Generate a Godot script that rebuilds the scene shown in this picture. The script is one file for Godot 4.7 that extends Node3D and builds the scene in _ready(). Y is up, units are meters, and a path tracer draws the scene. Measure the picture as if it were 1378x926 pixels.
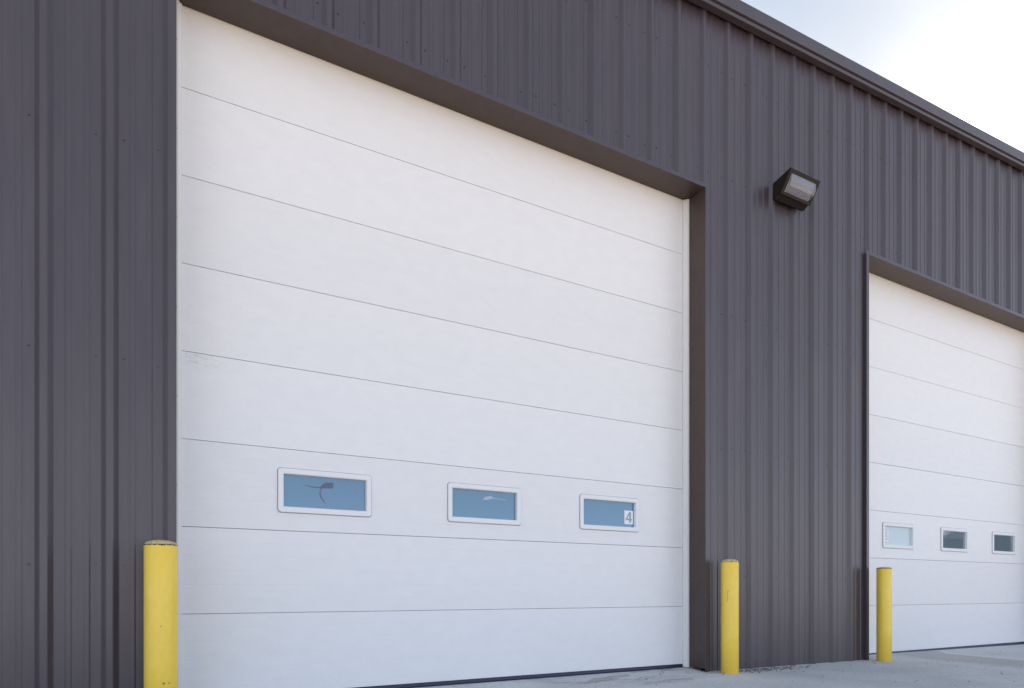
extends Node3D
# A dark metal warehouse with white overhead doors, seen from low down in its own shade, the sun just over the roof edge.
# x runs along the wall to the right, y up, z out of the wall; z = 0 is the flat of the wall sheets.

const EYE := 0.69
const CAM_Z := 4.2806
const PITCH := 0.2979            # rib spacing of the wall sheets
const RIB0 := 5.557              # x of one rib
const LIP := 4.22                # underside of the door heads
const DOOR_Z := -0.209           # face of the doors
const DOOR_A := Vector2(0.222, 4.362)
const DOOR_B := Vector2(6.725, 10.865)
const RIDGE := 17.0
const WEST := -4.0
const EAST := 38.0

var M := {}
var taken := {}
var rng := RandomNumberGenerator.new()
var sun_to := Vector3(0.7797, 0.4966, -0.3813)   # towards the sun

func _ready() -> void:
	rng.seed = 7
	_camera()
	_sky_and_sun()
	_materials()
	_ground()
	_warehouse()
	_neighbour()
	_bollards()
	_wall_light()
	_gravel()

# ------------------------------------------------------------------ camera, sky, sun
func _camera() -> void:
	var c := Camera3D.new()
	c.name = "camera"
	add_child(c)
	c.position = Vector3(0, EYE, CAM_Z)
	c.rotation_degrees = Vector3(0, -(90.0 - 60.3644), 0)
	c.projection = Camera3D.PROJECTION_FRUSTUM
	c.near = 0.05
	c.far = 3000.0
	c.size = 0.05 * 926.0 / 900.0
	c.frustum_offset = Vector2(0, 0.05 * (795.27 - 463.0) / 900.0)
	c.current = true

func _sky_and_sun() -> void:
	var w := 1024
	var h := 512
	var img := Image.create(w, h, false, Image.FORMAT_RGBF)
	var n := FastNoiseLite.new()
	n.seed = 3
	n.frequency = 1.6
	n.fractal_octaves = 5
	for j in h:
		var el := (0.5 - (j + 0.5) / h) * PI
		var y := sin(el)
		for i in w:
			var az := (i + 0.5) / w * TAU
			var d := Vector3(sin(az) * cos(el), y, -cos(az) * cos(el))
			var up: float = max(y, 0.0)
			var t := pow(1.0 - up, 4.0)
			var col := Vector3(0.074, 0.090, 0.116).lerp(Vector3(0.275, 0.32, 0.395), t) + Vector3(0.16, 0.17, 0.18) * pow(1.0 - up, 18.0)
			# thin high cloud, everywhere alike
			var q := Vector3(d.x, 0, d.z) / (up + 0.16)
			var cl := smoothstep(0.02, 0.5, n.get_noise_3d(q.x * 0.55, q.z * 1.3, 2.0)) * smoothstep(0.0, 0.08, up)
			col = col.lerp(Vector3(0.22, 0.23, 0.245), cl * 0.2)
			# light scattered forward round the sun
			var g: float = acos(clamp(d.dot(sun_to), -1.0, 1.0))
			col = col.lerp(Vector3(0.150, 0.147, 0.143), exp(-g / 0.16))
			col += Vector3(1.0, 0.95, 0.85) * (0.17 * exp(-g / 0.06) + 1.0 * exp(-g / 0.018)) 
			if y < 0.0:
				col = col.lerp(Vector3(0.14, 0.13, 0.12), smoothstep(0.0, 0.06, -y))
			img.set_pixel(i, j, Color(col.x, col.y, col.z))
	var pan := PanoramaSkyMaterial.new()
	pan.panorama = ImageTexture.create_from_image(img)
	var sky := Sky.new()
	sky.sky_material = pan
	var env := Environment.new()
	env.background_mode = Environment.BG_SKY
	env.sky = sky
	env.tonemap_mode = Environment.TONE_MAPPER_LINEAR
	env.tonemap_exposure = 6.7
	env.sdfgi_enabled = true
	env.ssao_enabled = true
	env.ssil_enabled = true
	var we := WorldEnvironment.new()
	we.name = "world_environment"
	we.environment = env
	add_child(we)
	var sun := DirectionalLight3D.new()
	sun.name = "sun"
	sun.light_energy = 1.6
	sun.light_color = lin(1.0, 0.80, 0.58)
	sun.light_angular_distance = 0.5
	sun.shadow_enabled = true
	add_child(sun)
	sun.look_at_from_position(sun_to * 50.0, Vector3.ZERO)

# ------------------------------------------------------------------ materials
func lin(r: float, g: float, b: float) -> Color:
	return Color(r, g, b).linear_to_srgb()

func noise_img(sd: int, freq: float, oct: int, size := 512, lo := 0.0, hi := 1.0) -> Image:
	var n := FastNoiseLite.new()
	n.seed = sd
	n.frequency = freq
	n.fractal_octaves = oct
	var src := n.get_seamless_image(size, size)
	src.convert(Image.FORMAT_L8)
	var data := src.get_data()
	for i in data.size():
		data[i] = int(clamp(lo + (hi - lo) * data[i] / 255.0, 0.0, 1.0) * 255.0)
	return Image.create_from_data(size, size, false, Image.FORMAT_L8, data)

func tex(img: Image) -> ImageTexture:
	var im := img
	im.generate_mipmaps()
	return ImageTexture.create_from_image(im)

func normal_tex(img: Image, strength: float) -> ImageTexture:
	var im: Image = img.duplicate()
	im.convert(Image.FORMAT_RGBA8)
	im.bump_map_to_normal_map(strength)
	im.generate_mipmaps()
	return ImageTexture.create_from_image(im)

func mat(col: Color, rough: float, metal := 0.0) -> StandardMaterial3D:
	var m := StandardMaterial3D.new()
	m.albedo_color = col
	m.roughness = rough
	m.metallic = metal
	return m

func tri(m: StandardMaterial3D, t: Texture2D, scale: Vector3, nt: Texture2D = null, ns := 1.0) -> StandardMaterial3D:
	m.uv1_triplanar = true
	m.uv1_world_triplanar = true
	m.uv1_scale = scale
	if t:
		m.albedo_texture = t
	if nt:
		m.normal_enabled = true
		m.normal_texture = nt
		m.normal_scale = ns
	return m

func _materials() -> void:
	var streak := tex(noise_img(11, 0.02, 5, 512, 0.90, 1.0))
	var wave := normal_tex(noise_img(12, 0.008, 2, 256), 3.0)
	for k in 3:
		var f: float = [1.0, 0.95, 1.05][k]
		var m := mat(lin(0.058 * f, 0.0425 * f, 0.055 * f), 0.36)
		m.metallic_specular = 0.62
		M["siding%d" % k] = tri(m, streak, Vector3(1.7 + 0.2 * k, 0.16, 1.7), wave, 0.25)
	M.trim = tri(mat(lin(0.072, 0.047, 0.039), 0.45), streak, Vector3(0.9, 0.5, 0.9), wave, 0.2)
	M.inside = mat(lin(0.25, 0.25, 0.25), 0.9)
	M.roofing = mat(lin(0.09, 0.085, 0.088), 0.5)
	var grime := tex(noise_img(21, 0.02, 6, 512, 0.984, 1.0))
	var stucco := normal_tex(noise_img(22, 0.11, 3, 512), 2.0)
	for k in 3:
		var f: float = [1.0, 0.985, 1.01][k]
		M["door%d" % k] = tri(mat(lin(0.82 * f, 0.81 * f, 0.815 * f), 0.34), grime, Vector3(0.45, 0.9, 0.45), stucco, 0.10)
	M.vinyl = tri(mat(lin(0.82, 0.81, 0.79), 0.40), grime, Vector3(3, 0.7, 3))
	M.frame = mat(lin(0.80, 0.80, 0.81), 0.35)
	M.gasket = mat(lin(0.33, 0.325, 0.34), 0.6)
	M.rubber = mat(lin(0.014, 0.016, 0.050), 0.4)
	var glass := mat(lin(0.10, 0.19, 0.27), 0.03, 0.35)
	glass.metallic_specular = 0.9
	M.glass = glass
	var clear := mat(lin(0.26, 0.33, 0.38), 0.03, 0.5)
	M.glass_far = clear
	M.frosted = mat(lin(0.50, 0.60, 0.63), 0.15)
	M.film = mat(lin(0.125, 0.150, 0.225), 0.7)
	M.film_pale = mat(lin(0.42, 0.50, 0.58), 0.6)
	M.smudge = mat(lin(0.745, 0.735, 0.735), 0.5)
	M.plate = mat(lin(0.82, 0.85, 0.88), 0.5)
	M.digit = mat(lin(0.30, 0.38, 0.45), 0.5)
	M.digit_pale = mat(lin(0.50, 0.58, 0.62), 0.5)
	M.screw = mat(lin(0.062, 0.047, 0.058), 0.36)
	M.bronze = tri(mat(lin(0.024, 0.017, 0.015), 0.5), streak, Vector3(3, 3, 3))
	M.bronze.metallic_specular = 0.3
	var lens := mat(Color(0.74, 0.79, 0.90, 0.17), 0.08)
	lens.transparency = BaseMaterial3D.TRANSPARENCY_ALPHA
	M.lens = lens
	M.reflector = mat(lin(0.22, 0.23, 0.27), 0.35, 0.6)
	M.bulb = mat(lin(0.75, 0.75, 0.73), 0.2)
	var blotch := tex(noise_img(31, 0.03, 5, 512, 0.97, 1.01))
	var dent := normal_tex(noise_img(32, 0.03, 4, 256), 2.0)
	M.yellow = tri(mat(lin(0.98, 0.675, 0.085), 0.30), blotch, Vector3(1.7, 0.9, 1.7), dent, 0.12)
	M.yellow_cap = tri(mat(lin(0.86, 0.70, 0.36), 0.7), tex(noise_img(33, 0.05, 5, 256, 0.6, 1.05)), Vector3(4, 4, 4), dent, 0.6)
	M.chip = mat(lin(0.06, 0.05, 0.045), 0.8)
	M.asphalt = tri(mat(lin(0.36, 0.335, 0.30), 0.9), tex(noise_img(41, 0.02, 6, 512, 0.7, 1.0)), Vector3(0.35, 0.35, 0.35), normal_tex(noise_img(42, 0.2, 3, 256), 2.0), 0.4)
	M.stone = mat(lin(0.20, 0.20, 0.20), 0.9)
	M.far_dark = tri(mat(lin(0.03, 0.032, 0.037), 0.6), streak, Vector3(0.4, 0.1, 0.4))
	M.far_grey = tri(mat(lin(0.22, 0.24, 0.27), 0.6), streak, Vector3(0.4, 0.1, 0.4))
	M.far_white = mat(lin(0.78, 0.78, 0.78), 0.6)

# ------------------------------------------------------------------ mesh helpers
func st() -> SurfaceTool:
	var s := SurfaceTool.new()
	s.begin(Mesh.PRIMITIVE_TRIANGLES)
	s.set_smooth_group(-1)
	return s

func quad(s: SurfaceTool, a: Vector3, b: Vector3, c: Vector3, d: Vector3) -> void:
	for p in [a, b, c, a, c, d]:
		s.add_vertex(p)

# box with chamfered edges; the corners are (lo) and (hi)
func box(s: SurfaceTool, lo: Vector3, hi: Vector3, ch := 0.0) -> void:
	if ch <= 0.0:
		var c := [lo, Vector3(hi.x, lo.y, lo.z), Vector3(hi.x, hi.y, lo.z), Vector3(lo.x, hi.y, lo.z), Vector3(lo.x, lo.y, hi.z), Vector3(hi.x, lo.y, hi.z), hi, Vector3(lo.x, hi.y, hi.z)]
		for f in [[0, 1, 2, 3], [5, 4, 7, 6], [4, 0, 3, 7], [1, 5, 6, 2], [3, 2, 6, 7], [4, 5, 1, 0]]:
			quad(s, c[f[0]], c[f[1]], c[f[2]], c[f[3]])
		return
	var prof := PackedVector2Array([Vector2(lo.z + ch, lo.y), Vector2(hi.z - ch, lo.y), Vector2(hi.z, lo.y + ch), Vector2(hi.z, hi.y - ch), Vector2(hi.z - ch, hi.y), Vector2(lo.z + ch, hi.y), Vector2(lo.z, hi.y - ch), Vector2(lo.z, lo.y + ch)])
	sweep_x(s, prof, lo.x, hi.x, ch)

# a closed profile in (z, y), counter-clockwise seen from +x, drawn along x; its ends are drawn in by ch
func sweep_x(s: SurfaceTool, prof: PackedVector2Array, xa: float, xb: float, ch := 0.0) -> void:
	var n := prof.size()
	var c := Vector2.ZERO
	for p in prof:
		c += p / n
	var ends: Array[PackedVector3Array] = []
	for e in ([[xa, 1.0], [xa + ch, 0.0], [xb - ch, 0.0], [xb, 1.0]] if ch > 0.0 else [[xa, 0.0], [xb, 0.0]]):
		var loop := PackedVector3Array()
		for p in prof:
			var q: Vector2 = p
			if e[1] > 0.0:
				q = p + (c - p).normalized() * ch
			loop.append(Vector3(e[0], q.y, q.x))
		ends.append(loop)
	for k in ends.size() - 1:
		for i in n:
			var j := (i + 1) % n
			quad(s, ends[k][i], ends[k][j], ends[k + 1][j], ends[k + 1][i])
	cap(s, ends[0], prof, false)
	cap(s, ends[-1], prof, true)

func cap(s: SurfaceTool, loop: PackedVector3Array, prof: PackedVector2Array, flip: bool) -> void:
	var t := Geometry2D.triangulate_polygon(prof)
	for i in range(0, t.size(), 3):
		var o := [t[i], t[i + 1], t[i + 2]]
		if flip:
			o.reverse()
		for k in o:
			s.add_vertex(loop[k])

func cyl(s: SurfaceTool, prof: PackedVector2Array, sides: int, at := Vector3.ZERO, smooth := true) -> void:   # profile of (radius, y)
	if smooth:
		s.set_smooth_group(1)
	for i in sides:
		var a := TAU * i / sides
		var b := TAU * (i + 1) / sides
		for k in prof.size() - 1:
			var p := prof[k]
			var q := prof[k + 1]
			var pa := at + Vector3(cos(a) * p.x, p.y, sin(a) * p.x)
			var pb := at + Vector3(cos(b) * p.x, p.y, sin(b) * p.x)
			var qa := at + Vector3(cos(a) * q.x, q.y, sin(a) * q.x)
			var qb := at + Vector3(cos(b) * q.x, q.y, sin(b) * q.x)
			if p.x > 0.0:
				for v in [pa, qb, pb]:
					s.add_vertex(v)
			if q.x > 0.0:
				for v in [pa, qa, qb]:
					s.add_vertex(v)
	s.set_smooth_group(-1)

func part(called: String, s: SurfaceTool, m: Material, parent: Node) -> MeshInstance3D:
	s.index()
	s.generate_normals()
	return put(called, s.commit(), m, parent)

func put(called: String, mesh: Mesh, m: Material, parent: Node) -> MeshInstance3D:
	var o := MeshInstance3D.new()
	o.mesh = mesh
	o.material_override = m
	o.name = numbered(called, parent)
	parent.add_child(o, true)
	return o

func numbered(called: String, parent: Node) -> String:
	var key := str(parent.get_instance_id()) + called
	var k: int = taken.get(key, 0)
	taken[key] = k + 1
	return called if k == 0 else "%s_%03d" % [called, k]

func node(called: String, parent: Node, at := Vector3.ZERO) -> Node3D:
	var o := Node3D.new()
	o.name = numbered(called, parent)
	o.position = at
	parent.add_child(o, true)
	return o

func tag(o: Node, label: String, category := "", group := "", kind := "") -> void:
	if label:
		o.set_meta("label", label)
	if category:
		o.set_meta("category", category)
	if group:
		o.set_meta("group", group)
	if kind:
		o.set_meta("kind", kind)

# ------------------------------------------------------------------ ground
func slab_y(x: float, z: float) -> float:
	return -0.10 * clamp(z + 0.209, 0.0, 0.22) - 0.010 * clamp(z - 0.01, 0.0, 4.0) - 0.006 * clamp(x - 4.4, 0.0, 9.0)

func _ground() -> void:
	var s := st()
	s.set_smooth_group(0)
	var xs := [-600.0, -120.0, -30.0, -8.0, -4.5, 0.0, 4.4, 8.28, 13.4, 20.0, 60.0, 200.0, 600.0]
	var zs := [-600.0, -60.0, -25.0, -0.4, 0.02, 1.0, 2.0, 3.2, 4.0, 10.0, 40.0, 150.0, 600.0]
	for i in xs.size() - 1:
		for j in zs.size() - 1:
			var p := []
			for c in [[i, j], [i + 1, j], [i + 1, j + 1], [i, j + 1]]:
				p.append(Vector3(xs[c[0]], slab_y(xs[c[0]], zs[c[1]]) - 0.035, zs[c[1]]))
			quad(s, p[0], p[1], p[2], p[3])
	var g := part("ground", s, M.asphalt, self)
	tag(g, "wide concrete yard around the warehouse", "ground", "", "structure")
	var ap := node("concrete_apron", self)
	tag(ap, "pale grey concrete apron slabs along the foot of the wall", "pavement", "", "structure")
	var edges := [-4.5, 0.3, 8.28, 14.66]
	for k in 3:
		var xa: float = edges[k] + 0.004
		var xb: float = edges[k + 1] - 0.004
		var t := st()
		var nx := 10
		var zz := [-0.30, -0.209, 0.01, 0.4, 1.0, 1.8, 3.2]
		for i in nx:
			for j in zz.size() - 1:
				var p := []
				for c in [[i, j], [i + 1, j], [i + 1, j + 1], [i, j + 1]]:
					var x: float = lerp(xa, xb, float(c[0]) / nx)
					p.append(Vector3(x, slab_y(x, zz[c[1]]), zz[c[1]]))
				var u := []
				for v in p:
					u.append(Vector2((v.x - xa) / (xb - xa), (v.z + 0.3) / 3.5))
				for q in [0, 1, 2, 0, 2, 3]:
					t.set_uv(u[q])
					t.add_vertex(p[q])
		# the sides of the slab
		for e in [[xa, false], [xb, true]]:
			for j in zz.size() - 1:
				var a := Vector3(e[0], slab_y(e[0], zz[j]), zz[j])
				var b := Vector3(e[0], slab_y(e[0], zz[j + 1]), zz[j + 1])
				var dn := Vector3(0, -0.03, 0)
				t.set_uv(Vector2(0.5, 0.5))
				if e[1]:
					quad(t, a, a + dn, b + dn, b)
				else:
					quad(t, b, b + dn, a + dn, a)
		var cm := mat(Color.WHITE, 0.88)
		cm.albedo_texture = slab_texture(k, xa, xb)
		cm.normal_enabled = true
		cm.normal_texture = normal_tex(noise_img(60 + k, 0.12, 4, 512), 2.0)
		cm.normal_scale = 0.25
		part("concrete_slab", t, cm, ap)

func slab_texture(k: int, xa: float, xb: float) -> ImageTexture:
	var w := 1024
	var h := 512
	var n1 := FastNoiseLite.new()
	n1.seed = 70 + k
	n1.frequency = 1.1
	n1.fractal_octaves = 5
	var n2 := FastNoiseLite.new()
	n2.seed = 80 + k
	n2.frequency = 22.0
	n2.fractal_octaves = 3
	var img := Image.create(w, h, false, Image.FORMAT_RGB8)
	for j in h:
		var z := -0.3 + 3.5 * (j + 0.5) / h
		for i in w:
			var x: float = lerp(xa, xb, (i + 0.5) / w)
			var a := n1.get_noise_2d(x, z)
			var f := n2.get_noise_2d(x, z)
			var v := 0.56 * (1.0 + 0.16 * a + 0.16 * f)
			var warm := 0.0
			# brown stains of old run-off, with ragged outlines, out of the doors
			var band: float = smoothstep(7.25, 7.6, x + 0.35 * a) * (1.0 - smoothstep(8.25, 8.4, x + 0.2 * a))
			band *= 1.0 - smoothstep(0.9, 1.6, z + 0.5 * a)
			var patch: float = smoothstep(0.10, 0.24, n1.get_noise_2d(x * 1.3 + 40.0, z * 2.6)) * smoothstep(2.6, 3.0, x) * (1.0 - smoothstep(4.0, 4.4, x)) * (1.0 - smoothstep(0.2, 0.45, z))
			v *= 1.0 - 0.22 * band - 0.30 * patch
			warm = 0.5 * band + 0.5 * patch
			if f > 0.52:
				v *= 0.72
			img.set_pixel(i, j, Color(v * (1.0 + 0.03 * warm), v * (1.0 - 0.01 * warm), v * (1.0 - 0.06 * warm)).linear_to_srgb())
	# hairline cracks
	var r := RandomNumberGenerator.new()
	r.seed = 5 + k
	for c in [[2.9, 0.05, 0.10], [3.3, 0.16, -0.05], [3.5, 0.10, 0.2], [3.7, 0.22, -0.3], [9.2, 0.3, 0.8], [7.9, -0.1, 1.1], [5.9, 1.1, 0.1]]:
		var p := Vector2(c[0], c[1])
		var dir: float = c[2]
		for q in 160:
			dir += r.randf_range(-0.35, 0.35)
			dir = lerp(dir, float(c[2]), 0.08)
			p += Vector2(cos(dir), sin(dir)) * 0.007
			var ix := int((p.x - xa) / (xb - xa) * w)
			var iy := int((p.y + 0.3) / 3.5 * h)
			if ix > 0 and iy > 0 and ix < w and iy < h and r.randf() < 0.8:
				img.set_pixel(ix, iy, lin(0.12, 0.115, 0.11))
	return tex(img)

# ------------------------------------------------------------------ warehouse
func rake(x: float) -> float:          # top edge of the gable trim
	return 5.955 + 0.060 * (min(x, 2.0 * RIDGE - x) - 4.72)

func in_opening(x: float) -> bool:
	return (x > DOOR_A.x and x < DOOR_A.y) or (x > DOOR_B.x and x < DOOR_B.y)

func _warehouse() -> void:
	var b := node("warehouse", self)
	tag(b, "charcoal ribbed metal warehouse with two white overhead doors and sloping roof edge", "building")
	_siding(b)
	_trims(b)
	_rake(b)
	overhead_door(b, DOOR_A, 5.735, 1.0, [1.127, 2.3205, 3.501], 0)
	overhead_door(b, DOOR_B, 5.707, 1.0027, [7.668, 8.857, 10.071], 1)
	# the rest of the shell
	var s := st()
	var back := -26.0
	for e in [WEST, EAST]:
		box(s, Vector3(e - 0.05, -0.2, back), Vector3(e + 0.05, rake(e) - 0.12, -0.03))
	box(s, Vector3(WEST, -0.2, back - 0.1), Vector3(EAST, 4.0, back))
	part("side_wall", s, M.siding1, b)
	s = st()
	for e in [[WEST - 0.1, RIDGE], [RIDGE, EAST + 0.1]]:
		var ya: float = rake(e[0]) - 0.02
		var yb: float = rake(e[1]) - 0.02
		var t := 0.09
		var a := [Vector3(e[0], ya, 0.02), Vector3(e[1], yb, 0.02), Vector3(e[1], yb, back), Vector3(e[0], ya, back)]
		var dn := Vector3(0, -t, 0)
		quad(s, a[3], a[2], a[1], a[0])
		quad(s, a[0] + dn, a[1] + dn, a[2] + dn, a[3] + dn)
		for i in 4:
			var j := (i + 1) % 4
			quad(s, a[i], a[j], a[j] + dn, a[i] + dn)
	part("roof", s, M.roofing, b)

func rib_points(xa: float, xb: float) -> Array:     # the sheet's section between xa and xb: (x, z)
	var pts := []
	var n0 := int(floor((xa - RIB0) / PITCH)) - 1
	var n1 := int(ceil((xb - RIB0) / PITCH)) + 1
	for n in range(n0, n1 + 1):
		var r := RIB0 + n * PITCH
		for p in [[-0.047, 0.0], [-0.041, 0.0016], [-0.0170, 0.0255], [-0.0125, 0.0275], [0.0125, 0.0275], [0.0170, 0.0255], [0.041, 0.0016], [0.047, 0.0]]:
			pts.append(Vector2(r + p[0], p[1]))
		for c in [PITCH * 0.36, PITCH * 0.64]:
			for p in [[-0.017, 0.0], [-0.009, 0.0046], [0.009, 0.0046], [0.017, 0.0]]:
				pts.append(Vector2(r + c + p[0], p[1]))
	return pts

func section_z(pts: Array, x: float) -> float:
	for i in pts.size() - 1:
		if x >= pts[i].x and x <= pts[i + 1].x:
			return lerp(pts[i].y, pts[i + 1].y, (x - pts[i].x) / max(pts[i + 1].x - pts[i].x, 1e-6))
	return 0.0

func _siding(b: Node3D) -> void:
	var screws := []
	var lap := RIB0 + PITCH + 0.021          # sheets lap on every third rib
	var k0 := int(floor((WEST - lap) / (3 * PITCH)))
	var k1 := int(ceil((EAST - lap) / (3 * PITCH)))
	for k in range(k0, k1):
		var xa: float = max(lap + k * 3 * PITCH, WEST)
		var xb: float = min(lap + (k + 1) * 3 * PITCH, EAST)
		var pts := rib_points(xa, xb)
		var cuts := [xa, xb]
		for p in pts:
			if p.x > xa and p.x < xb:
				cuts.append(p.x)
		for c in [DOOR_A.x, DOOR_A.y, DOOR_B.x, DOOR_B.y, RIDGE]:
			if c > xa and c < xb:
				cuts.append(c)
		cuts.sort()
		var s := st()
		var lean := rng.randf_range(-0.0012, 0.0012)     # no two sheets hang quite alike
		var rows := [0.0, 0.16, 0.34, 0.5, 0.66, 0.84, 1.0]
		var bow := []
		for r in rows:
			bow.append(rng.randf_range(-0.0010, 0.0010))
		for i in cuts.size() - 1:
			var x0: float = cuts[i]
			var x1: float = cuts[i + 1]
			if x1 - x0 < 1e-5:
				continue
			var low: float = LIP + 0.006 if in_opening((x0 + x1) / 2) else slab_y((x0 + x1) / 2, 0.0) - 0.012
			var z0 := section_z(pts, x0)
			var z1 := section_z(pts, x1)
			if x0 > xb - 0.075:                # the overlapping edge lies proud
				z0 += 0.0016
				z1 += 0.0016
			for j in rows.size() - 1:
				var q := []
				for c in [[x0, j, z0], [x0, j + 1, z0], [x1, j + 1, z1], [x1, j, z1]]:
					var y: float = lerp(low, rake(c[0]) - 0.06, rows[c[1]])
					var soft: float = 1.0 - smoothstep(0.0, 0.02, c[2])
					q.append(Vector3(c[0], y, c[2] + soft * (bow[c[1]] + lean)))
				quad(s, q[0], q[1], q[2], q[3])
			# its back
			var yb0: float = rake(x0) - 0.06
			var yb1: float = rake(x1) - 0.06
			quad(s, Vector3(x1, low, -0.022), Vector3(x1, yb1, -0.022), Vector3(x0, yb0, -0.022), Vector3(x0, low, -0.022))
			quad(s, Vector3(x0, low, -0.022), Vector3(x0, low, z0 + lean), Vector3(x1, low, z1 + lean), Vector3(x1, low, -0.022))
		part("wall_panel", s, M["siding%d" % (abs(k * 7) % 3)], b)
		# screws: a row on every girt beside each rib, and stitches down the lap
		for y in [0.06, 0.853, 1.99, 3.20, 4.42, 5.35]:
			for r in 3:
				for dx in [-0.066, 0.066]:
					var x: float = xb - 0.021 - r * PITCH + dx
					if x > xb or x < xa or (y < LIP + 0.05 and (in_opening(x - 0.07) or in_opening(x + 0.07))):
						continue
					if x > -3.0 and x < 15.0 and y < rake(x) - 0.25:
						screws.append(Vector3(x, y + rng.randf_range(-0.012, 0.012) + slab_y(x, 0.0), 0.001))
		var y := 0.455
		while y < rake(xb) - 0.3:
			var x := xb - 0.017
			if xb > -3.0 and xb < 15.0 and not (y < LIP + 0.05 and in_opening(x)):
				screws.append(Vector3(x, y + rng.randf_range(-0.01, 0.01), 0.0255))
			y += 0.535
	var sc := st()
	for p in screws:
		var a := []
		for i in 6:
			a.append(Vector3(cos(TAU * i / 6), sin(TAU * i / 6), 0))
		for i in 6:
			var u: Vector3 = a[i]
			var v: Vector3 = a[(i + 1) % 6]
			var top := Vector3(0, 0, 0.0045)
			quad(sc, p + v * 0.0058, p + v * 0.0052 + top * 0.3, p + u * 0.0052 + top * 0.3, p + u * 0.0058)
			quad(sc, p + v * 0.0036 + top * 0.3, p + v * 0.0036 + top, p + u * 0.0036 + top, p + u * 0.0036 + top * 0.3)
			quad(sc, p + v * 0.0052 + top * 0.3, p + v * 0.0036 + top * 0.3, p + u * 0.0036 + top * 0.3, p + u * 0.0052 + top * 0.3)
			for w in [p + top, p + u * 0.0036 + top, p + v * 0.0036 + top]:
				sc.add_vertex(w)
	tag(part("screw_heads", sc, M.screw, b), "", "", "", "stuff")

func _trims(b: Node3D) -> void:
	for d in [DOOR_A, DOOR_B]:
		# head: a flange over the feet of the sheets, then the soffit running back to the door
		var s := st()
		sweep_x(s, PackedVector2Array([Vector2(-0.205, LIP), Vector2(0.0338, LIP), Vector2(0.0338, LIP + 0.004), Vector2(-0.205, LIP + 0.004)]), d.x - 0.043, d.y + 0.043)
		part("head_trim", s, M.trim, b)
		s = st()
		sweep_x(s, PackedVector2Array([Vector2(0.0342, LIP - 0.0015), Vector2(0.0358, LIP - 0.0015), Vector2(0.0370, LIP + 0.001), Vector2(0.0370, LIP + 0.031), Vector2(0.0360, LIP + 0.033), Vector2(0.0342, LIP + 0.033)]), d.x - 0.050, d.y + 0.058)
		part("head_flange", s, M.siding1, b)
		for side in [0, 1]:
			var x: float = d.x if side == 0 else d.y
			var o := -1.0 if side == 0 else 1.0
			var y0 := slab_y(x, 0.0) + (0.004 if side == 0 else 0.012)
			s = st()
			var lo := Vector3(min(x, x + o * 0.004), y0 + 0.02, -0.206)
			var hi := Vector3(max(x, x + o * 0.004), LIP - 0.002, 0.0335)
			box(s, lo, hi)
			var fx: float = x + o * 0.043
			part("jamb_trim", s, M.trim, b)
			s = st()
			box(s, Vector3(min(x, fx), y0 - 0.012, 0.0335), Vector3(max(x, fx), LIP - 0.0015, 0.0358), 0.0008)
			box(s, Vector3(min(fx, fx - o * 0.003), y0 - 0.012, 0.0), Vector3(max(fx, fx - o * 0.003), LIP - 0.0015, 0.0334))
			part("jamb_flange", s, M.siding1, b)
	# a plain wall behind the girts, so that no light comes in round the doors
	var s := st()
	for e in [[WEST, DOOR_A.x - 0.03], [DOOR_A.y + 0.03, DOOR_B.x - 0.03], [DOOR_B.y + 0.03, EAST]]:
		box(s, Vector3(e[0], -0.1, -0.20), Vector3(e[1], 5.0, -0.15))
	for e in [DOOR_A, DOOR_B]:
		box(s, Vector3(e.x - 0.03, LIP + 0.05, -0.20), Vector3(e.y + 0.03, 5.0, -0.15))
	part("wall_liner", s, M.inside, b)

func _rake(b: Node3D) -> void:
	for h in [[WEST - 0.12, RIDGE], [RIDGE, EAST + 0.12]]:
		# lower moulding, then the fascia above it, each folded from sheet
		for c in [["rake_moulding", [[0.033, -0.158], [0.092, -0.158], [0.095, -0.155], [0.095, -0.126], [0.088, -0.121], [0.080, -0.119], [0.080, -0.100], [0.033, -0.100]]],
				["rake_fascia", [[0.078, -0.118], [0.098, -0.118], [0.110, -0.113], [0.113, -0.108], [0.113, -0.008], [0.108, 0.0], [0.0, 0.004], [0.0, -0.010], [0.078, -0.010]]]]:
			var s := st()
			var n: int = c[1].size()
			var prof := PackedVector2Array()
			for p in c[1]:
				prof.append(Vector2(p[0], p[1]))
			# sheets about three metres long, lapping a little
			var xa: float = h[0]
			while xa < h[1] - 0.01:
				var xb: float = min(xa + 3.05, h[1])
				var la := PackedVector3Array()
				var lb := PackedVector3Array()
				for p in prof:
					la.append(Vector3(xa, rake(xa) + p.y, p.x))
					lb.append(Vector3(xb, rake(xb) + p.y, p.x))
				for i in n:
					var j := (i + 1) % n
					quad(s, la[i], la[j], lb[j], lb[i])
				cap(s, la, prof, false)
				cap(s, lb, prof, true)
				xa = xb
			part(c[0], s, M.siding1, b)

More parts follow.
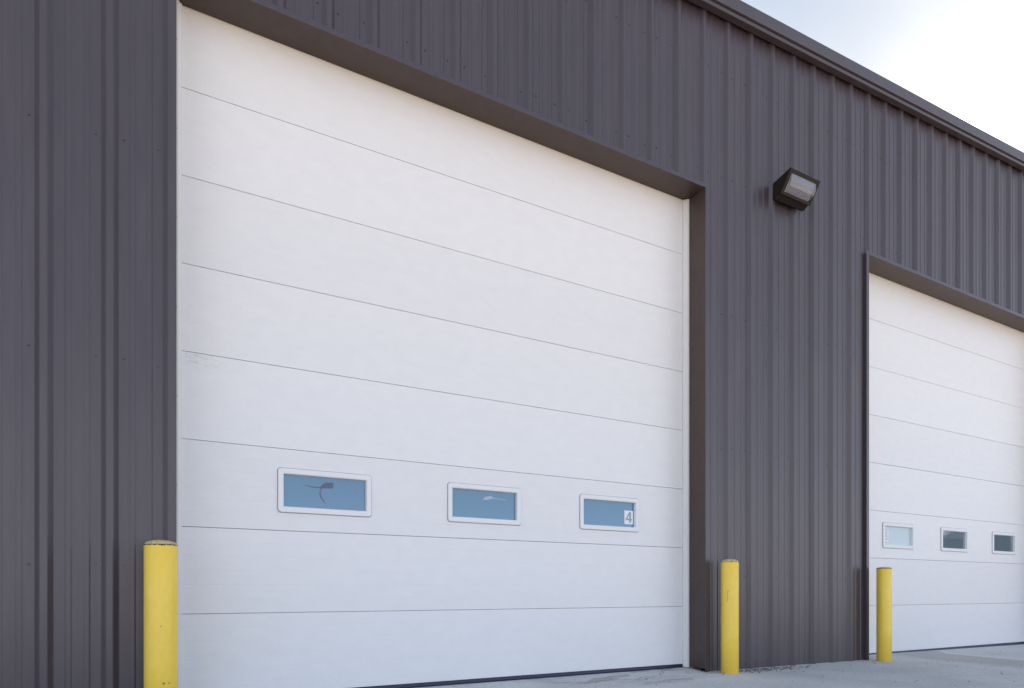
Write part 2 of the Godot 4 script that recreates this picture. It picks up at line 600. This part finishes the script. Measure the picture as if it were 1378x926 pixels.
# ------------------------------------------------------------------ overhead doors
func overhead_door(b: Node3D, d: Vector2, first: float, step: float, centres: Array, which: int) -> void:
	var o := node("overhead_door", b)
	tag(o, ["white sectional overhead door with the number 4 in its right window", "white sectional overhead door at the right edge, beyond the pier"][which])
	var joints := [LIP + 0.045]
	for k in 7:
		joints.append(EYE + 0.53 * (first - step * k))
	joints.append(0.030 + (0.0 if which == 0 else -0.035))
	var wy := EYE + 0.53 * (first - step * 4.506)    # middle of the windows
	var xa := d.x - 0.03
	var xb := d.y + 0.03
	var hw := 0.285
	var hh := 0.118
	for k in 8:
		var s := st()
		var top: float = joints[k] - 0.0011
		var bot: float = joints[k + 1] + 0.0011
		var grooves := []
		for g in 5:
			grooves.append(lerp(bot, top, (g + 1) / 6.0))
		var jut := rng.randf_range(-0.0012, 0.0012)
		if k == 5:
			leaf(s, xa, xb, wy + hh, top, grooves, jut, true, false)
			leaf(s, xa, xb, bot, wy - hh, grooves, jut, false, true)
			var x := xa
			for c in centres:
				leaf(s, x, c - hw, wy - hh, wy + hh, grooves, jut, false, false)
				x = c + hw
			leaf(s, x, xb, wy - hh, wy + hh, grooves, jut, false, false)
		else:
			leaf(s, xa, xb, bot, top, grooves, jut, true, true)
		part("door_section", s, M["door%d" % ((k * 2 + which) % 3)], o)
	# the backs of the joints are stopped with a dark strip
	var s := st()
	for k in range(1, 8):
		box(s, Vector3(xa, joints[k] - 0.012, DOOR_Z - 0.03), Vector3(xb, joints[k] + 0.012, DOOR_Z - 0.014))
	part("joint_strip", s, M.gasket, o)
	for c in centres:
		window_in(o, Vector3(c, wy, DOOR_Z), M.glass if which == 0 else (M.frosted if c == centres[0] else M.glass_far))
	# seals
	s = st()
	var low: float = joints[8]
	sweep_x(s, PackedVector2Array([Vector2(DOOR_Z - 0.03, low - 0.045), Vector2(DOOR_Z + 0.002, low - 0.045), Vector2(DOOR_Z + 0.008, low - 0.020), Vector2(DOOR_Z + 0.006, low - 0.004), Vector2(DOOR_Z + 0.002, low + 0.001), Vector2(DOOR_Z - 0.03, low + 0.001)]), xa, xb)
	part("bottom_seal", s, M.rubber, o)
	for side in [0, 1]:
		var x: float = d.x if side == 0 else d.y
		var q := 1.0 if side == 0 else -1.0
		s = st()
		for r in [[0.0, 0.020, -0.160], [0.020, 0.028, -0.172], [0.028, 0.040, -0.184]]:
			var u: float = x + q * (r[0] + 0.0005)
			var v: float = x + q * r[1]
			box(s, Vector3(min(u, v), slab_y(x, -0.2) + 0.004, DOOR_Z + 0.004), Vector3(max(u, v), LIP - 0.006, r[2]), 0.0015)
		part("edge_seal", s, M.vinyl, o)
		s = st()
		for k in 8:
			var p := Vector3(x + q * 0.011, 0.26 + 0.53 * k, -0.160)
			box(s, p - Vector3(0.0032, 0.0032, 0.001), p + Vector3(0.0032, 0.0032, 0.003), 0.001)
		tag(part("seal_screws", s, M.gasket, o), "", "", "", "stuff")
	if which == 0:
		scuffs(o)
		number_plate(o, Vector3(3.716, wy - 0.020, DOOR_Z), "4", M.digit)
		# a torn strip of tint film with its loose thread, and a pale scrap on the next pane
		scrap(o, [[-0.055, 0.046], [0.0, 0.036], [0.055, 0.036], [0.078, 0.060], [0.105, 0.070], [0.145, 0.070], [0.142, 0.034], [0.075, 0.030], [0.062, 0.014], [0.060, -0.01], [0.07, -0.035], [0.09, -0.068], [0.085, -0.068], [0.058, -0.030], [0.052, -0.005], [0.058, 0.020], [0.060, 0.028], [0.0, 0.030]], Vector3(1.035, wy + 0.004, DOOR_Z), M.film)
		scrap(o, [[0.0, 0.0], [0.02, 0.022], [0.075, 0.034], [0.095, 0.020], [0.20, 0.010], [0.20, 0.006], [0.09, 0.014], [0.04, 0.0]], Vector3(2.305, wy + 0.038, DOOR_Z), M.film_pale)
	else:
		number_plate(o, Vector3(7.450, wy - 0.010, DOOR_Z), "3", M.digit_pale)

# a slab of a door between two heights, pressed with shallow lines and rounded at the joints
func leaf(s: SurfaceTool, xa: float, xb: float, y0: float, y1: float, grooves: Array, jut: float, round_top: bool, round_bottom: bool) -> void:
	var z := DOOR_Z + jut
	var bk := DOOR_Z - 0.045
	var p := PackedVector2Array([Vector2(bk, y0)])
	if round_bottom:
		p.append_array([Vector2(z - 0.010, y0), Vector2(z - 0.0015, y0 + 0.0004), Vector2(z, y0 + 0.0018)])
	else:
		p.append(Vector2(z, y0))
	for g in grooves:
		if g > y0 + 0.012 and g < y1 - 0.012:
			p.append_array([Vector2(z, g - 0.004), Vector2(z - 0.0005, g - 0.0012), Vector2(z - 0.0005, g + 0.0012), Vector2(z, g + 0.004)])
	if round_top:
		p.append_array([Vector2(z, y1 - 0.0018), Vector2(z - 0.0015, y1 - 0.0004), Vector2(z - 0.010, y1)])
	else:
		p.append(Vector2(z, y1))
	p.append(Vector2(bk, y1))
	sweep_x(s, p, xa, xb)

func ring_loop(w: float, h: float, r: float, z: float) -> PackedVector3Array:
	var out := PackedVector3Array()
	for c in 4:
		var cx := (w - r) * [1.0, -1.0, -1.0, 1.0][c] as float
		var cy := (h - r) * [1.0, 1.0, -1.0, -1.0][c] as float
		for k in 5:
			var a := PI / 2 * (c + k / 4.0)
			out.append(Vector3(cx + r * cos(a), cy + r * sin(a), z))
	return out

func rings(loops: Array, at: Vector3) -> SurfaceTool:
	var s := st()
	for k in loops.size() - 1:
		var a: PackedVector3Array = loops[k]
		var b: PackedVector3Array = loops[k + 1]
		for i in a.size():
			var j := (i + 1) % a.size()
			quad(s, at + a[i], at + b[i], at + b[j], at + a[j])
	return s

func window_in(o: Node3D, at: Vector3, pane: Material) -> void:
	part("window_gasket", rings([ring_loop(0.3125, 0.1465, 0.022, -0.002), ring_loop(0.3120, 0.1460, 0.022, 0.0035), ring_loop(0.300, 0.134, 0.018, 0.0035)], at), M.gasket, o)
	part("window_frame", rings([ring_loop(0.3085, 0.1425, 0.020, 0.002), ring_loop(0.3080, 0.1420, 0.020, 0.010), ring_loop(0.3050, 0.1390, 0.018, 0.0125), ring_loop(0.2800, 0.1120, 0.006, 0.0135), ring_loop(0.2740, 0.1060, 0.004, 0.010), ring_loop(0.2700, 0.1020, 0.003, -0.017)], at), M.frame, o)
	var s := st()
	box(s, at + Vector3(-0.284, -0.117, -0.026), at + Vector3(0.284, 0.117, -0.014))
	part("window_pane", s, pane, o)

func number_plate(o: Node3D, at: Vector3, digit: String, m: Material) -> void:
	var s := st()
	box(s, at + Vector3(-0.047, -0.058, -0.0139), at + Vector3(0.047, 0.058, -0.0128))
	var pl := part("number_plate", s, M.plate, o)
	pl.set_meta("label", "white plate with the number %s in the window" % digit)
	var t := TextMesh.new()
	t.text = digit
	var f := SystemFont.new()
	f.font_names = PackedStringArray(["Droid Sans"])
	f.font_weight = 700
	t.font = f
	t.font_size = 64
	t.pixel_size = 0.0020
	t.depth = 0.001
	var g := put("number", t, m, o)
	g.position = at + Vector3(0, 0, -0.0123)

# rubbed dirt at the left end of the fourth seam and a few knocks near the right edge
func scuffs(o: Node3D) -> void:
	var r := RandomNumberGenerator.new()
	r.seed = 44
	var y3 := EYE + 0.53 * (5.735 - 3.0)
	var s := st()
	for i in 62:
		var p := Vector2(0.275 + absf(r.randfn()) * 0.11, y3 - 0.012 - absf(r.randfn()) * 0.03)
		if i >= 50:
			p = [Vector2(4.27, 4.02), Vector2(4.305, 3.0), Vector2(0.30, 4.12)][i % 3] + Vector2(r.randfn() * 0.02, r.randfn() * 0.03)
		var w := r.randf_range(0.002, 0.008)
		var h := r.randf_range(0.0006, 0.002)
		box(s, Vector3(p.x - w, p.y - h, DOOR_Z - 0.004), Vector3(p.x + w, p.y + h, DOOR_Z + 0.0015))
	tag(part("scuff_marks", s, M.smudge, o), "", "", "", "stuff")

func scrap(o: Node3D, pts: Array, at: Vector3, m: Material) -> void:
	var p2 := PackedVector2Array()
	for p in pts:
		p2.append(Vector2(p[0], p[1]))
	var t := Geometry2D.triangulate_polygon(p2)
	var s := st()
	for i in range(0, t.size(), 3):
		for k in [t[i], t[i + 1], t[i + 2]]:
			s.add_vertex(at + Vector3(p2[k].x, p2[k].y, -0.0130))
	var n := p2.size()
	for i in n:
		var a := at + Vector3(p2[i].x, p2[i].y, -0.0130)
		var b := at + Vector3(p2[(i + 1) % n].x, p2[(i + 1) % n].y, -0.0130)
		quad(s, a, b, b - Vector3(0, 0, 0.0009), a - Vector3(0, 0, 0.0009))
	part("torn_film", s, m, o)

# ------------------------------------------------------------------ the building across the yard, mirrored in the far windows
func _neighbour() -> void:
	var b := node("distant_shed", self, Vector3(73.4, -0.2, 34))
	b.rotation.y = deg_to_rad(62.2)
	tag(b, "small grey gabled shed across the yard, mirrored in the far door's middle window", "building")
	var s := st()
	box(s, Vector3(0, 0, 0), Vector3(4.2, 6.3, 9))
	part("lower_wall", s, M.far_dark, b)
	s = st()
	sweep_z(s, [Vector2(0.2, 6.3), Vector2(4.0, 6.3), Vector2(4.0, 6.4), Vector2(2.1, 7.5), Vector2(0.2, 6.4)], 0.1, 8.9)
	part("gable_wall", s, M.far_grey, b)
	s = st()
	sweep_z(s, [Vector2(-0.1, 6.25), Vector2(2.1, 7.53), Vector2(4.3, 6.25), Vector2(4.3, 6.65), Vector2(2.1, 7.95), Vector2(-0.1, 6.65)], -0.3, 9.2)
	part("roof", s, M.far_white, b)
	var d := node("distant_warehouse", self, Vector3(75.36, -0.2, 30.28))
	d.rotation.y = deg_to_rad(62.2)
	tag(d, "long dark flat-roofed warehouse beside the grey shed, mirrored in the last window", "building")
	s = st()
	box(s, Vector3(0.1, 0, 0), Vector3(34, 7.1, 26))
	part("wall", s, M.far_dark, d)
	s = st()
	box(s, Vector3(-0.1, 7.1, -0.2), Vector3(34.2, 7.4, 26.2))
	part("roof", s, M.far_grey, d)

func sweep_z(s: SurfaceTool, prof: Array, za: float, zb: float) -> void:
	var p2 := PackedVector2Array()
	var la := PackedVector3Array()
	var lb := PackedVector3Array()
	for p in prof:
		p2.append(p)
		la.append(Vector3(p.x, p.y, za))
		lb.append(Vector3(p.x, p.y, zb))
	for i in prof.size():
		var j := (i + 1) % prof.size()
		quad(s, la[i], lb[i], lb[j], la[j])
	cap(s, la, p2, true)
	cap(s, lb, p2, false)

# ------------------------------------------------------------------ bollards
func _bollards() -> void:
	var spots := [[0.139, 0.165, 0.083, 0.967, "thickest yellow steel bollard, in front of the left door jamb"], [4.530, 0.155, 0.0755, 0.969, "yellow bollard with an angular scratch, at the pier beside the large door"], [6.792, 0.155, 0.0710, 0.950, "yellow bollard with a dark rimmed flat top, in front of the far right door"]]
	for k in 3:
		var p: Array = spots[k]
		var y0 := slab_y(p[0], p[1])
		var b := node("bollard", self, Vector3(p[0], y0, p[1]))
		tag(b, p[4], "bollard", "yellow bollards guarding the door jambs")
		var r: float = p[2]
		var h: float = p[3] - y0 - 0.026
		var s := st()
		cyl(s, PackedVector2Array([Vector2(0, -0.03), Vector2(r, -0.03), Vector2(r, h * 0.33), Vector2(r, h * 0.67), Vector2(r, h - 0.004), Vector2(r - 0.004, h), Vector2(0.001, h)]), 48)
		part("post", s, M.yellow, b)
		s = st()
		var dome: float = [0.026, 0.024, 0.014][k]
		var pr := PackedVector2Array([Vector2(r - 0.005, h - 0.004)])
		for i in 7:
			var t := i / 6.0 * PI / 2
			pr.append(Vector2(max((r - 0.003) * cos(t), 0.0), h + 0.001 + dome * sin(t)))
		cyl(s, pr, 40)
		part("domed_cap", s, M.yellow_cap, b)
		# chipped paint round the rim, a ragged broken ring
		s = st()
		var g := FastNoiseLite.new()
		g.seed = 20 + k
		g.frequency = 4.5
		g.fractal_octaves = 4
		for i in 160:
			var a := TAU * i / 160.0
			var c := TAU * (i + 1) / 160.0
			var v := g.get_noise_2d(cos(a) * 2.0, sin(a) * 2.0)
			if v < [-0.25, -0.05, -0.30][k]:
				continue
			var w: float = [0.0012, 0.0006, 0.0010][k] + [0.0075, 0.003, 0.004][k] * max(v + 0.1, 0.0)
			var lo := h - 0.003 - w
			var rr := r + 0.0006
			var pa := Vector3(cos(a) * rr, 0, sin(a) * rr)
			var pc := Vector3(cos(c) * rr, 0, sin(c) * rr)
			var e := Vector3(0, 1, 0)
			quad(s, pa + e * lo, pa + e * (h - 0.003), pc + e * (h - 0.003), pc + e * lo)
			quad(s, pa + e * (h - 0.003), pa * 0.95 + e * (h + 0.001), pc * 0.95 + e * (h + 0.001), pc + e * (h - 0.003))
		part("chipped_rim", s, M.chip, b)
		# knocks in the paint, each a chip of its own
		var spot := [[[[0.50, 0.98], 0.0035], [[0.58, 1.66], 0.007], [[0.74, 1.66], 0.005]], [[[0.9, 0.30], 0.004]], []][k] as Array
		for q in spot:
			# angle counted from the view direction to the right, height down from the rim
			s = st()
			knock(s, r, (q[0][0] - 0.5) * 2.0, h - q[0][1] * 0.45, q[1], p)
			part("paint_chip", s, M.chip, b)
		if k == 1:
			s = st()
			var line := [[-0.24, 0.250], [-0.17, 0.249], [-0.10, 0.252], [-0.04, 0.251], [-0.04, 0.2535], [-0.10, 0.2545], [-0.17, 0.2520], [-0.21, 0.2540], [-0.245, 0.300], [-0.26, 0.345], [-0.285, 0.345], [-0.27, 0.300]]
			for q in [[0, 1, 6, 7], [1, 2, 5, 6], [2, 3, 4, 5], [0, 7, 8, 11], [11, 8, 9, 10]]:
				var c := []
				for i in q:
					c.append(on_post(r, line[i][0], h - line[i][1], p))
				quad(s, c[0], c[1], c[2], c[3])
			part("scratch", s, M.chip, b)

func on_post(r: float, off: float, y: float, p: Array) -> Vector3:
	var a := atan2(CAM_Z - p[1], -p[0]) - off
	return Vector3(cos(a) * (r + 0.0007), y, sin(a) * (r + 0.0007))

func knock(s: SurfaceTool, r: float, off: float, y: float, size: float, p: Array) -> void:
	var view := atan2(CAM_Z - p[1], -p[0])     # direction from the post to where the picture was taken
	var a := view - off
	var c := Vector3(cos(a) * (r + 0.0007), y, sin(a) * (r + 0.0007))
	var t := Vector3(-sin(a), 0, cos(a))
	var u := Vector3.UP
	for i in 7:
		var e := TAU * i / 7
		var f := TAU * (i + 1) / 7
		var ra := size * (0.75 + 0.35 * sin(i * 2.3 + y * 40.0))
		var rb := size * (0.75 + 0.35 * sin(((i + 1) % 7) * 2.3 + y * 40.0))
		for v in [c, c + (t * cos(e) + u * sin(e)) * ra, c + (t * cos(f) + u * sin(f)) * rb]:
			s.add_vertex(v)

# ------------------------------------------------------------------ wall light
func _wall_light() -> void:
	var w := node("wall_light", self, Vector3(5.237, 4.44, 0.034))
	tag(w, "dark bronze wall pack light with tilted glass front, high on the pier", "wall light")
	var W := 0.408
	var s := st()
	# (out from the wall, height): back box, widening to a tilted front
	sweep_x(s, PackedVector2Array([Vector2(0.0, -0.072), Vector2(0.022, -0.082), Vector2(0.080, -0.050), Vector2(0.186, 0.116), Vector2(0.182, 0.122), Vector2(0.0, 0.080)]), 0.0, W, 0.004)
	part("housing", s, M.bronze, w)
	# door frame round the lens: a tilted ring
	var e := Vector3(0, 0.166, 0.106).normalized()       # up along the front
	var n := Vector3(0, -0.106, 0.166).normalized()      # out of the front
	var base := Vector3(0, -0.050, 0.080)
	var L := 0.197
	s = st()
	var f := func(x: float, t: float, d: float) -> Vector3: return Vector3(x, 0, 0) + base + e * t + n * d
	var bx := func(x0: float, x1: float, t0: float, t1: float, d0: float, d1: float) -> void:
		var c := []
		for d in [d0, d1]:
			c.append_array([f.call(x0, t0, d), f.call(x1, t0, d), f.call(x1, t1, d), f.call(x0, t1, d)])
		for q in [[0, 1, 2, 3], [5, 4, 7, 6], [4, 0, 3, 7], [1, 5, 6, 2], [3, 2, 6, 7], [4, 5, 1, 0]]:
			quad(s, c[q[0]], c[q[1]], c[q[2]], c[q[3]])
	bx.call(-0.006, W + 0.006, -0.006, 0.018, -0.004, 0.016)
	bx.call(-0.006, W + 0.006, L - 0.026, L + 0.006, -0.004, 0.016)
	bx.call(-0.006, 0.028, 0.018, L - 0.026, -0.004, 0.016)
	bx.call(W - 0.028, W + 0.006, 0.018, L - 0.026, -0.004, 0.016)
	part("front_frame", s, M.bronze, w)
	# reflector and lamp behind the glass
	s = st()
	bx.call(0.029, W - 0.029, 0.019, L - 0.027, 0.0005, 0.003)
	part("reflector", s, M.reflector, w)
	s = st()
	bx.call(0.268, 0.298, 0.030, L - 0.045, 0.004, 0.030)
	bx.call(0.075, 0.268, 0.085, 0.110, 0.012, 0.030)
	part("lamp_socket", s, M.bulb, w)
	# prismatic glass: upright face above, slanting face below
	s = st()
	var p0: Vector3 = f.call(0, 0.020, 0.006)
	var p1: Vector3 = f.call(0, L - 0.029, 0.006)
	var prof := PackedVector2Array([Vector2(p0.z, p0.y), Vector2(p0.z + 0.062, p0.y + 0.022), Vector2(p1.z + 0.006, p0.y + 0.055), Vector2(p1.z + 0.010, p1.y - 0.004), Vector2(p1.z, p1.y)])
	sweep_x(s, prof, 0.031, W - 0.031, 0.006)
	part("glass_lens", s, M.lens, w)
	# photocell on top
	s = st()
	cyl(s, PackedVector2Array([Vector2(0.0, 0.0), Vector2(0.020, 0.0), Vector2(0.020, 0.036), Vector2(0.014, 0.044), Vector2(0.0, 0.046)]), 16, Vector3(0.235, 0.108, 0.130))
	part("photocell", s, M.bronze, w)

# ------------------------------------------------------------------ loose stones at the foot of the pier
func _gravel() -> void:
	var s := st()
	s.set_smooth_group(1)
	var r := RandomNumberGenerator.new()
	r.seed = 99
	for i in 420:
		var near := i < 300
		var x: float = 5.05 + r.randfn() * 0.28 if near else r.randf_range(2.5, 10.5)
		var z: float = 0.06 + absf(r.randfn()) * 0.09 if near else r.randf_range(0.06, 1.6)
		if (absf(x - 4.53) < 0.12 or absf(x - 6.79) < 0.12) and z < 0.3:
			continue
		var q: float = r.randf_range(0.003, 0.010) if near else r.randf_range(0.002, 0.007)
		var c := Vector3(x, slab_y(x, z) + q * 0.35, z)
		var v := []
		for d in [Vector3(1, 0, 0), Vector3(0, 0, 1), Vector3(-1, 0, 0), Vector3(0, 0, -1), Vector3(0, 0.7, 0), Vector3(0, -0.7, 0)]:
			v.append(c + d.rotated(Vector3.UP, r.randf() * 0.6) * q * r.randf_range(0.7, 1.3))
		for k in 4:
			var j := (k + 1) % 4
			for t in [v[4], v[j], v[k], v[5], v[k], v[j]]:
				s.add_vertex(t)
	var g := part("gravel", s, M.stone, self)
	tag(g, "scattered small stones on the concrete at the foot of the pier", "gravel", "", "stuff")
